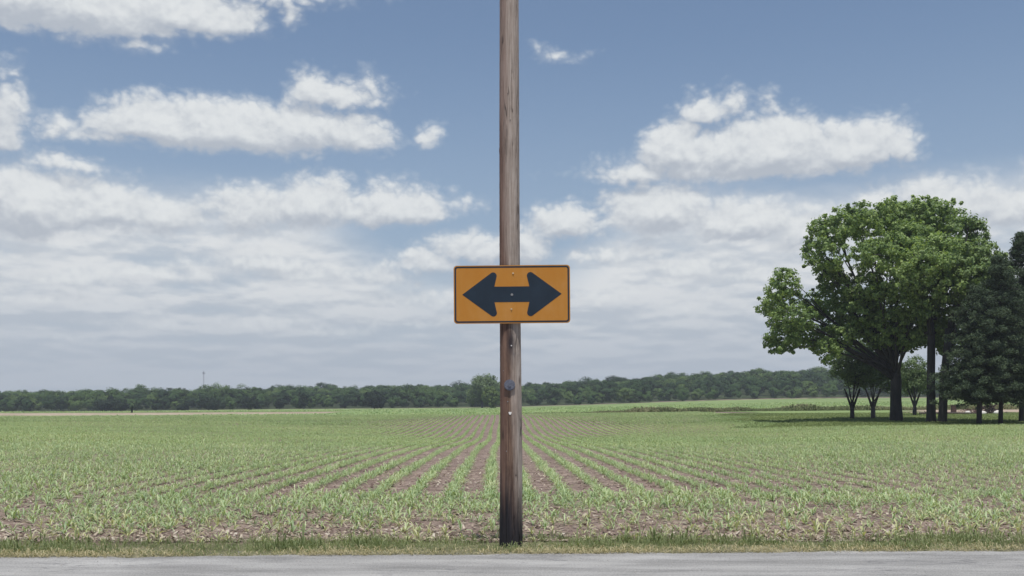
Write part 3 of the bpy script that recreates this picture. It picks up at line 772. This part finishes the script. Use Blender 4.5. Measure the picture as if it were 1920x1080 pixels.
def clumps_in(lobes, dens, seed, cr=(.7, 1.2)):
    """lobes: (x,y,z,rx,ry,rz); put clump centres mainly near the lobe surfaces"""
    R = np.random.default_rng(seed); out = []; rad = []; outw = []
    for (x, y, z, a, b, c) in lobes:
        area = (a*b*c)**(2/3); k = max(4, int(area*dens))
        d = R.normal(size=(k, 3)); d /= np.linalg.norm(d, axis=1)[:, None]
        r = R.uniform(.5, 1.03, k)[:, None]
        p_ = np.array([x, y, z])+d*r*np.array([a, b, c])
        out.append(p_); rad.append(R.uniform(*cr, k)); outw.append(d*np.array([.6, .6, .8]))
        k2 = max(1, k//9); d2 = R.normal(size=(k2, 3)); d2 /= np.linalg.norm(d2, axis=1)[:, None]
        out.append(np.array([x, y, z])+d2*R.uniform(1.0, 1.12, k2)[:, None]*np.array([a, b, c])); rad.append(R.uniform(cr[0]*.5, cr[0], k2)); outw.append(d2*.5)
    return np.concatenate(out), np.concatenate(rad), np.concatenate(outw)
def bez(a, b, c, n=8):
    t = np.linspace(0, 1, n)[:, None]; a, b, c = map(np.array, (a, b, c))
    return (1-t)**2*a+2*t*(1-t)*b+t**2*c
def tree(name, base, lobes, trunk_r, fork_z, leaf, dens, per, size, mat, bark, label, cat='tree', group=None, seed=0, cr=(.7, 1.2), bare=0, flare=1.22, lean=0.0, sub=4):
    """lobes relative to base; builds trunk (> limb) and crown"""
    R = np.random.default_rng(seed)
    t = empty(name, base); tag(t, label, cat, group)
    mb = MB()
    tp = np.array([[0, 0, -.3], [0, 0, .15], [lean*.1, 0, .9], [lean*.3, .05, fork_z*.5], [lean*.7, 0, fork_z*.85], [lean, 0, fork_z*1.15]])
    mb.tube(tp, [trunk_r*flare, trunk_r*flare*.95, trunk_r*1.05, trunk_r*.95, trunk_r*.92, trunk_r*.7], 14, wob=.03)
    top = tp[-1]
    allb = []
    for (x, y, z, a, b, c) in lobes:
        e = np.array([x, y, z]); L = np.linalg.norm(e-top)
        s0 = np.array([lean, 0, fork_z*R.uniform(.8, 1.1)])
        mid_ = (s0+e)/2+np.array([0, 0, .10*L])+R.normal(0, .04*L, 3)
        if z < fork_z*1.2: mid_ = (s0+e)/2+np.array([0, 0, .02*L])
        P = bez(s0, mid_, e, 9); r0 = min(trunk_r*.34, .06+.017*L*max(1, (a*b*c)**.33/2))
        mb.tube(P, np.linspace(r0, r0*.25, 9), 8, wob=.04)
        for q in range(sub):
            d = R.normal(size=3); d /= np.linalg.norm(d)
            st = P[R.integers(4, 9)]; en = e+d*np.array([a, b, c])*.85
            P2 = bez(st, (st+en)/2+R.normal(0, .15, 3)*np.array([1, 1, 1]), en, 6)
            mb.tube(P2, np.linspace(r0*.35, .02, 6), 5)
    mb.build('trunk', bark, t, True)
    C_, Rr, ow = clumps_in(lobes, dens, seed+1, cr)
    V_, q_ = leaf_cloud(C_, Rr, per, size, seed+2, out=ow, rnd=.6)
    obj('crown', mesh_np('crown', V_, [q_]), mat, t)
    return t
def at(px, py_base, D):           # world point seen at px, standing on the ground
    X = (px-960)*D/F; return X, D
def lobes_px(base, D, items):
    """items: (px, py, halfwidth px, halfheight px, depth offset m, depth radius m)"""
    s = D/F; out = []
    for (px, py, a, b, dy, ry) in items:
        dy *= 1.8; ry *= 1.2
        k = (D+dy)/F
        out.append(((px-960)*k-base[0], dy, EYE+(HOR-py)*k-base[2], a*s, ry, b*s))
    return out
c2 = lambda x, y: (1400+x/2.25, 340+y/2.25)
def L_(x, y, a, b, dy, ry): q = c2(x, y); return (q[0], q[1], a/2.25, b/2.25, dy, ry)
# big broadleaf tree, left of the farm group
D = 90; bX, bY = at(1680, 780, D); B = (bX, bY, gz(bX, bY))
tree('broadleaf_tree', B, lobes_px(B, D, [
    L_(470,170,115,75,0,3.5), L_(370,200,90,75,-1,2.6), L_(330,310,75,85,-1.5,2.4), L_(360,400,70,60,0,2.2), L_(620,150,110,75,1,3.2),
    L_(160,440,75,65,-1,2.2), L_(110,520,65,55,0,2.0), L_(190,570,90,70,-1.5,2.4), L_(150,660,65,75,-1,2.0), L_(260,650,85,60,0,2.4), L_(335,715,42,55,-1,1.5),
    L_(330,520,90,75,1,2.5), L_(540,310,90,70,-3,2.6), L_(610,260,110,70,-1,3), L_(640,420,120,80,-3,3), L_(500,450,90,70,-1,2.6),
    L_(560,600,130,70,0,3.5), L_(690,520,110,90,-2,3), L_(430,610,90,45,1,2.6), L_(660,660,90,60,0,3), L_(255,270,22,35,0,.9), L_(520,520,80,60,2,3), L_(470,560,100,60,-.5,2.2), L_(600,640,110,60,-.5,2.2), L_(400,640,70,40,-.5,2), L_(720,620,90,70,-.5,2.4), L_(380,690,50,30,0,1.4), L_(450,500,70,60,0,2)]),
    0.50, 4.2, None, 18, 34, .27, M['oak'], M['bark'],
    'largest spreading broadleaf tree with a drooping limb on its left and the thickest trunk', seed=100, cr=(.26, .56), sub=4)
# second tall tree behind and to its right
D = 86; bX, bY = at(1746, 787, D); B = (bX, bY, gz(bX, bY))
tree('broadleaf_tree', B, lobes_px(B, D, [
    L_(700,150,120,80,3,3.4), L_(800,160,110,80,3,3.4), L_(690,240,110,70,1,3), L_(780,310,120,80,-1,3), L_(860,230,90,80,2,3), L_(800,440,110,80,-1,3),
    L_(740,350,90,70,-2,3), L_(760,560,80,90,1,2.5), L_(700,640,80,50,2,2.2), L_(800,640,60,60,1,2), L_(640,690,50,30,2,1.6), L_(880,700,40,50,3,1.5)]),
    .36, 7.5, None, 18, 34, .27, M['oak'], M['bark'],
    'tall broadleaf tree with a straight slender trunk, left one of the close pair', seed=200, cr=(.26, .56))
D = 85; bX, bY = at(1767, 788, D); B = (bX, bY, gz(bX, bY))
tree('broadleaf_tree', B, lobes_px(B, D, [
    L_(880,340,110,80,0,3), L_(960,300,70,70,1,2.6), L_(950,400,100,70,-1,3), L_(1020,380,70,80,0,2.6), L_(880,470,110,80,0,3), L_(975,200,24,45,1,1.1), L_(940,170,22,25,1,1),
    L_(1040,470,70,60,1,2.6), L_(900,590,60,90,2,2.2), L_(850,680,40,60,1,1.6)]),
    .34, 7.0, None, 19, 38, .27, M['oak2'], M['bark'],
    'tall broadleaf tree with a bent trunk, right one of the close pair', seed=300, cr=(.26, .56), lean=.5)
# smaller trees under and behind
for (px, py, D, its, lab, sd_) in (
    (1598, 778, 98, [(1590,668,26,20,0,1.8),(1612,655,30,18,1,2),(1580,690,22,20,0,1.5),(1605,700,30,24,0,2),(1625,680,24,22,0,1.8)], 'small forked tree at the left end of the lawn, under the drooping limb', 400),
    (1637, 778, 99, [(1640,660,30,22,0,2),(1655,690,26,28,1,2),(1628,705,24,24,0,1.6),(1668,715,18,24,0,1.4)], 'small forked tree just left of the thickest trunk', 410),
    (1715, 770, 112, [(1712,690,22,20,0,1.8),(1700,705,16,20,0,1.4),(1726,708,18,22,0,1.6),(1714,722,22,18,0,1.8)], 'small round tree seen between the thick trunk and the close pair', 420)):
    bX, bY = at(px, py, D); B = (bX, bY, gz(bX, bY))
    t = tree('small_tree', B, lobes_px(B, D, its), .20, 1.5, None, 20, 36, .22, M['small'], M['bark2'] if sd_ == 410 else M['bark'], lab, seed=sd_, cr=(.4, .75), flare=1.2, sub=6)
    mb = MB()
    for s_ in (-1, 1): mb.tube(bez((0, 0, .9), (s_*.25, 0, 1.6), (s_*.8, .1*s_, 3.0), 6), np.linspace(.14, .08, 6), 8)
    mb.build('fork', M['bark2'] if sd_ == 410 else M['bark'], t, True)
# conifers
def conifer(px, py, D, H, rmax, z0, trunk_r, label, seed, skirt=.5):
    R = np.random.default_rng(seed)
    bX, bY = at(px, py, D); t = empty('conifer', (bX, bY, gz(bX, bY))); tag(t, label, 'conifer')
    mb = MB(); mb.tube([[0, 0, -.3], [0, 0, .3], [.03, 0, z0], [0, .05, H*.6], [0, 0, H*.97]], [trunk_r*1.2, trunk_r*1.05, trunk_r*.9, trunk_r*.5, .03], 10, wob=.03)
    Cs, Rs = [], []
    z = z0
    while z < H:
        f = (z-z0)/(H-z0); rl = rmax*(1-f)**.75*(.75+.25*min(1, f*6+.5))
        for k in range(int(5+4*(1-f))):
            a = R.uniform(0, 2*pi); l = rl*R.uniform(.65, 1.12)+.25
            e = np.array([cos(a)*l, sin(a)*l, z+l*R.uniform(-.15, .28)]); mdl = np.array([cos(a)*l*.5, sin(a)*l*.5, z+l*.18])
            P = bez((0, 0, z), mdl, e, 6); mb.tube(P, np.linspace(.05, .012, 6), 4)
            for q in np.linspace(.25, 1, max(3, int(l/.42))):
                i_ = q*5; p_ = P[int(i_)] if i_ >= 5 else P[int(i_)]*(1-(i_-int(i_)))+P[int(i_)+1]*(i_-int(i_))
                Cs.append(p_+R.normal(0, .10, 3)-np.array([0, 0, .05])); Rs.append(.34*(1.25-.5*q)+.12)
        z += R.uniform(.26, .42)
    mb.build('trunk', M['bark'], t, True)
    V_, q_ = leaf_cloud(np.array(Cs), np.array(Rs), 60, .20, seed+1, flat=.6, aspect=.30, upb=.3)
    obj('foliage', mesh_np('foliage', V_, [q_]), M['needle'], t)
    return t
conifer(1836, 793, 79, 11.0, 3.7, 1.9, .20, 'dark conifer with pale trunk standing right of the close pair of tall trees', 500)
conifer(1876, 793, 79, 13.2, 3.9, 1.9, .17, 'taller dark conifer with thin trunk at the right end of the farm group', 510)
conifer(1915, 785, 84, 15.8, 4.2, 2.0, .2, 'tallest dark conifer, cut by the right edge of the photo', 520)

# ------------------------------------------------------------------ distant woodland
R = np.random.default_rng(77)
pts = []
for D in np.arange(434, 640, 12):
    X = -.74*D
    while X < .74*D:
        X += R.uniform(4, 11); pts.append((X, D+R.uniform(-6, 6)))
pts = np.array(pts); gzv = ground(pts[:, 0], pts[:, 1])
H_ = .90*np.clip(R.normal(9.2, 1.7, len(pts))*np.where(pts[:, 0] > 0, .87, 1.06)+1.2*lowfreq(pts[:, 0], pts[:, 1], .02, 61), 5.5, 16)*(1-.10*(pts[:, 0] < 0))*np.where(pts[:, 1] < 446, .72, 1); W_ = H_*R.uniform(.40, .62, len(pts)); tint = R.random(len(pts))
K = 26
d = R.normal(size=(len(pts), K, 3)); d /= np.linalg.norm(d, axis=2)[..., None]; d[..., 2] = np.where(d[..., 2] < np.where(pts[:, 1] < 452, -.95, -.5)[:, None], -d[..., 2], d[..., 2])
Cc = np.stack([pts[:, 0], pts[:, 1], gzv+H_*.50], 1)[:, None]+d*np.stack([W_, W_, H_*.47], 1)[:, None]*.80
Cc = Cc.reshape(-1, 3); Rr = np.repeat(W_*.34, K)
per = 46
V_, q_ = leaf_cloud(Cc, Rr*.95, per, .62, 78, flat=.7, aspect=.75, upb=.4, out=d.reshape(-1, 3)*1.3, rnd=.35)
tint_v = np.repeat(np.repeat(tint, K), per*5)
tag(obj('distant_woodland', mesh_np('distant_woodland', V_, [q_], attrs={'tint': tint_v}), M['wood_far']),
    'low wooded ridge of mixed green trees closing the horizon', 'woodland', kind='stuff')
# single trees and shrubs that stand out along the edge of the wood
def edge_tree(name, px, D, w_px, h_px, mat, label, cat, seed, dens=3.0, size=.8, group=None):
    X, Yd = at(px, 0, D); b = (X, Yd, gz(X, Yd)); s = D/F; w = w_px*s/2; h = h_px*s
    R = np.random.default_rng(seed)
    lobes = [(0, 0, h*.58, w*.75, w*.75, h*.42)]
    for k in range(5):
        a = R.uniform(0, 2*pi); lobes.append((cos(a)*w*.5, sin(a)*w*.5, h*R.uniform(.3, .7), w*.45, w*.45, h*.26))
    return tree(name, b, lobes, max(.12, h*.025), h*.22, None, dens, 50, size, mat, M['bark'], label, cat, group, seed, cr=(w*.18, w*.3), sub=1)
edge_tree('field_tree', 904, 408, 72, 62, M['small'], 'large rounded tree rising above the wood just left of the pole', 'tree', 600, 2.6, .7)
edge_tree('field_tree', 920, 385, 36, 42, M['shrub_light'], 'pale yellow-green small tree in front of the large rounded tree', 'tree', 601, 3, .6)
for (px, w, h, lab, sd_) in ((202, 62, 20, 'wide low dark shrub at the wood edge, far left', 610), (232, 22, 20, 'compact dark bush beside the wide low shrub, far left', 611),
     (345, 30, 16, 'small dark shrub left of the mast, at the wood edge', 612), (392, 42, 22, 'dark mounded shrub below the mast', 613), (471, 34, 26, 'square-topped dark shrub between mast and pole', 614),
     (524, 20, 22, 'narrow dark bush right of the square-topped shrub', 615), (570, 22, 28, 'pointed dark bush mid-left along the wood edge', 616), (702, 46, 34, 'broad dark domed bush left of the pole', 617)):
    edge_tree('shrub', px, 405, w, h, M['shrub_dark'], lab, 'shrub', sd_, 5, .6, None)
edge_tree('sapling', 248, 262, 5, 14, M['shrub_dark'], 'tiny lone sapling on the tan dirt strip, far left', 'sapling', 630, 8, .25)

# ------------------------------------------------------------------ mast on the skyline
D = 1150; X = (382-960)*D/F; H = EYE+(762-696)*D/F
mast = empty('radio_mast', (X, D, gz(X, D))); tag(mast, 'thin steel lattice mast rising above the wood on the left', 'mast')
H -= gz(X, D); mb = MB(); w = .75
cs = [(w*cos(a), w*sin(a)) for a in (pi/2, pi/2+2*pi/3, pi/2+4*pi/3)]
for (x, y) in cs: mb.tube([[x, y, 0], [x*.7, y*.7, H]], [.10, .08], 6)
z = 0; k = 0
while z < H-2:
    f = 1-.3*z/H; f2 = 1-.3*(z+2)/H
    for q in range(3):
        a_, b_ = cs[q], cs[(q+1) % 3]
        mb.tube([[a_[0]*f, a_[1]*f, z], [b_[0]*f2, b_[1]*f2, z+2]], [.05, .05], 4)
        mb.tube([[a_[0]*f, a_[1]*f, z], [b_[0]*f, b_[1]*f, z]], [.05, .05], 4)
    z += 2
mb.build('lattice', M['steel_far'], mast)
for a in (0, 2*pi/3, 4*pi/3):
    mb = MB(); mb.box((1.3*cos(a), 1.3*sin(a), H-2.2), (.5, .3, 2.4), a); mb.box((.8*cos(a), .8*sin(a), H-2.2), (1.0, .12, .12), a); mb.build('antenna', M['steel_far'], mast)
mb = MB(); mb.tube([[0, 0, H-1], [0, 0, H+2]], [.08, .04], 6); mb.build('spike', M['steel_far'], mast)

# ------------------------------------------------------------------ odds and ends behind the farm trees
def place(px, D): X = (px-960)*D/F; return (X, D, gz(X, D))
# dark barrel
b = place(1788, 122); t = empty('oil_drum', b); tag(t, 'dark rusty drum standing on the bare ground behind the trees', 'drum')
mb = MB(); mb.tube([[0, 0, 0], [0, 0, .03], [0, 0, .3], [0, 0, .33], [0, 0, .36], [0, 0, .66], [0, 0, .69], [0, 0, .72], [0, 0, 1.0], [0, 0, 1.04]], [.33, .34, .33, .345, .33, .33, .345, .33, .33, .34], 20); mb.build('body', M['rust'], t)
mb = MB(); mb.tube([[0, 0, 1.0395], [0, 0, 1.06]], [.30, .30], 20); mb.build('lid', M['darkwood'], t)
# long timber beam
b = place(1778, 118); t = empty('timber_beam', b); tag(t, 'long dark timber lying on the lawn edge behind the trunks', 'timber')
mb = MB(); mb.tube([[-3.4, 0, .13], [-1.2, .1, .15], [1.5, 0, .13], [3.2, .05, .14]], [.15, .14, .13, .11], 9, wob=.06); mb.build('log', M['darkwood'], t)
mb = MB(); mb.tube([[-2.6, 0, .2], [-2.9, -.1, .42]], [.05, .03], 6); mb.build('stub', M['darkwood'], t)
# brush heap
b = place(1853, 120); t = empty('scrap_heap', b); tag(t, 'dark heap of broken branches and boards between the two conifer trunks', 'scrap heap')
mb = MB(); R = np.random.default_rng(88)
for k in range(120):
    a = R.uniform(0, 2*pi); r0 = R.uniform(0, 1.5)*(1 if k % 3 else 1.2); h0 = max(.05, (1.35-r0*.75)*R.uniform(.1, 1))
    l = R.uniform(.3, .8); e = np.array([cos(a+.9)*l, sin(a+.9)*l, R.uniform(-.25, .3)])
    p_ = np.array([cos(a)*r0, sin(a)*r0*.7, h0]); q_ = p_+e; q_[2] = max(.03, q_[2]); p_[2] = max(.03, p_[2])
    mb.tube([p_, (p_+q_)/2+R.normal(0, .03, 3), q_], [R.uniform(.05, .12), .05, .03], 5)
mb.build('branches', M['darkwood'], t)
for k in range(6):
    mb = MB(); a = R.uniform(0, 2*pi); mb.box((cos(a)*.6, sin(a)*.4, .35+.12*k), (R.uniform(.6, 1.1), .25, .06), R.uniform(0, 3)); mb.build('board', M['rust'], t)
def rock(px, D, s, seed, label, mat='stone', nm='boulder'):
    R = np.random.default_rng(seed); b = place(px, D); mb = MB(); n1, n2 = 12, 8; V = []
    for i_ in range(n2):
        th = pi*(i_+.5)/n2
        for j_ in range(n1):
            ph = 2*pi*j_/n1; r_ = s*(1+.22*sin(3*ph+seed)*sin(th)+.12*R.normal())
            V.append((r_*sin(th)*cos(ph)*1.2, r_*sin(th)*sin(ph), r_*cos(th)*.8+s*.5))
    i_, j_ = np.meshgrid(np.arange(n2-1), np.arange(n1), indexing='ij'); j3 = (j_+1) % n1
    Q = np.stack([i_*n1+j_, (i_+1)*n1+j_, (i_+1)*n1+j3, i_*n1+j3], -1).reshape(-1, 4)
    mb.add(V, [Q, np.arange(n1)[None], (np.arange(n1)[::-1]+(n2-1)*n1)[None]])
    return tag(mb.build(nm, M[mat], None, True, b), label, nm)
rock(1815, 119, .30, 1, 'pale boulder left of the left conifer trunk, by the long timber')
rock(1843, 117.5, .30, 2, 'pale boulder leaning on the left foot of the dark heap')
rock(1857, 121.5, .2, 3, 'small pale stone right behind the dark heap')
rock(1870, 118, .34, 4, 'largest pale boulder, against the right foot of the dark heap')
rock(1887, 124, .16, 5, 'small dark stone just right of the thin conifer trunk', 'darkwood', 'stone')
b = place(1826, 119.5); t = empty('brush_pile', b); tag(t, 'low reddish brush pile left of the left conifer trunk', 'brush pile')
mb = MB()
for k in range(60):
    p_ = np.array([R.uniform(-1.2, .9), R.uniform(-.4, .4), R.uniform(.05, .55)]); q_ = p_+R.normal(0, .3, 3); q_[2] = max(.03, q_[2])
    mb.tube([p_, q_], [.05, .02], 5)
mb.build('twigs', M['rust'], t)
b = place(1918, 119); t = empty('stump', b); tag(t, 'dark upright stump at the right edge of the photo', 'stump')
mb = MB(); mb.tube([[0, 0, -.05], [0, 0, .1], [0.02, 0, .5], [0, 0, .95]], [.34, .28, .25, .24], 12, wob=.06); mb.build('wood', M['darkwood'], t)

# ------------------------------------------------------------------ haze
m = bpy.data.materials.new('haze'); m.use_nodes = True; nt = m.node_tree; nt.nodes.clear()
pv = nt.nodes.new('ShaderNodeVolumePrincipled'); oo = nt.nodes.new('ShaderNodeOutputMaterial')
pv.inputs['Color'].default_value = (.86, .92, 1.0, 1); pv.inputs['Density'].default_value = .00032; pv.inputs['Anisotropy'].default_value = .2
nt.links.new(pv.outputs[0], oo.inputs['Volume'])
mb = MB(); mb.box((0, 680, 29), (3040, 1700, 62)); tag(mb.build('haze', m), kind='stuff')
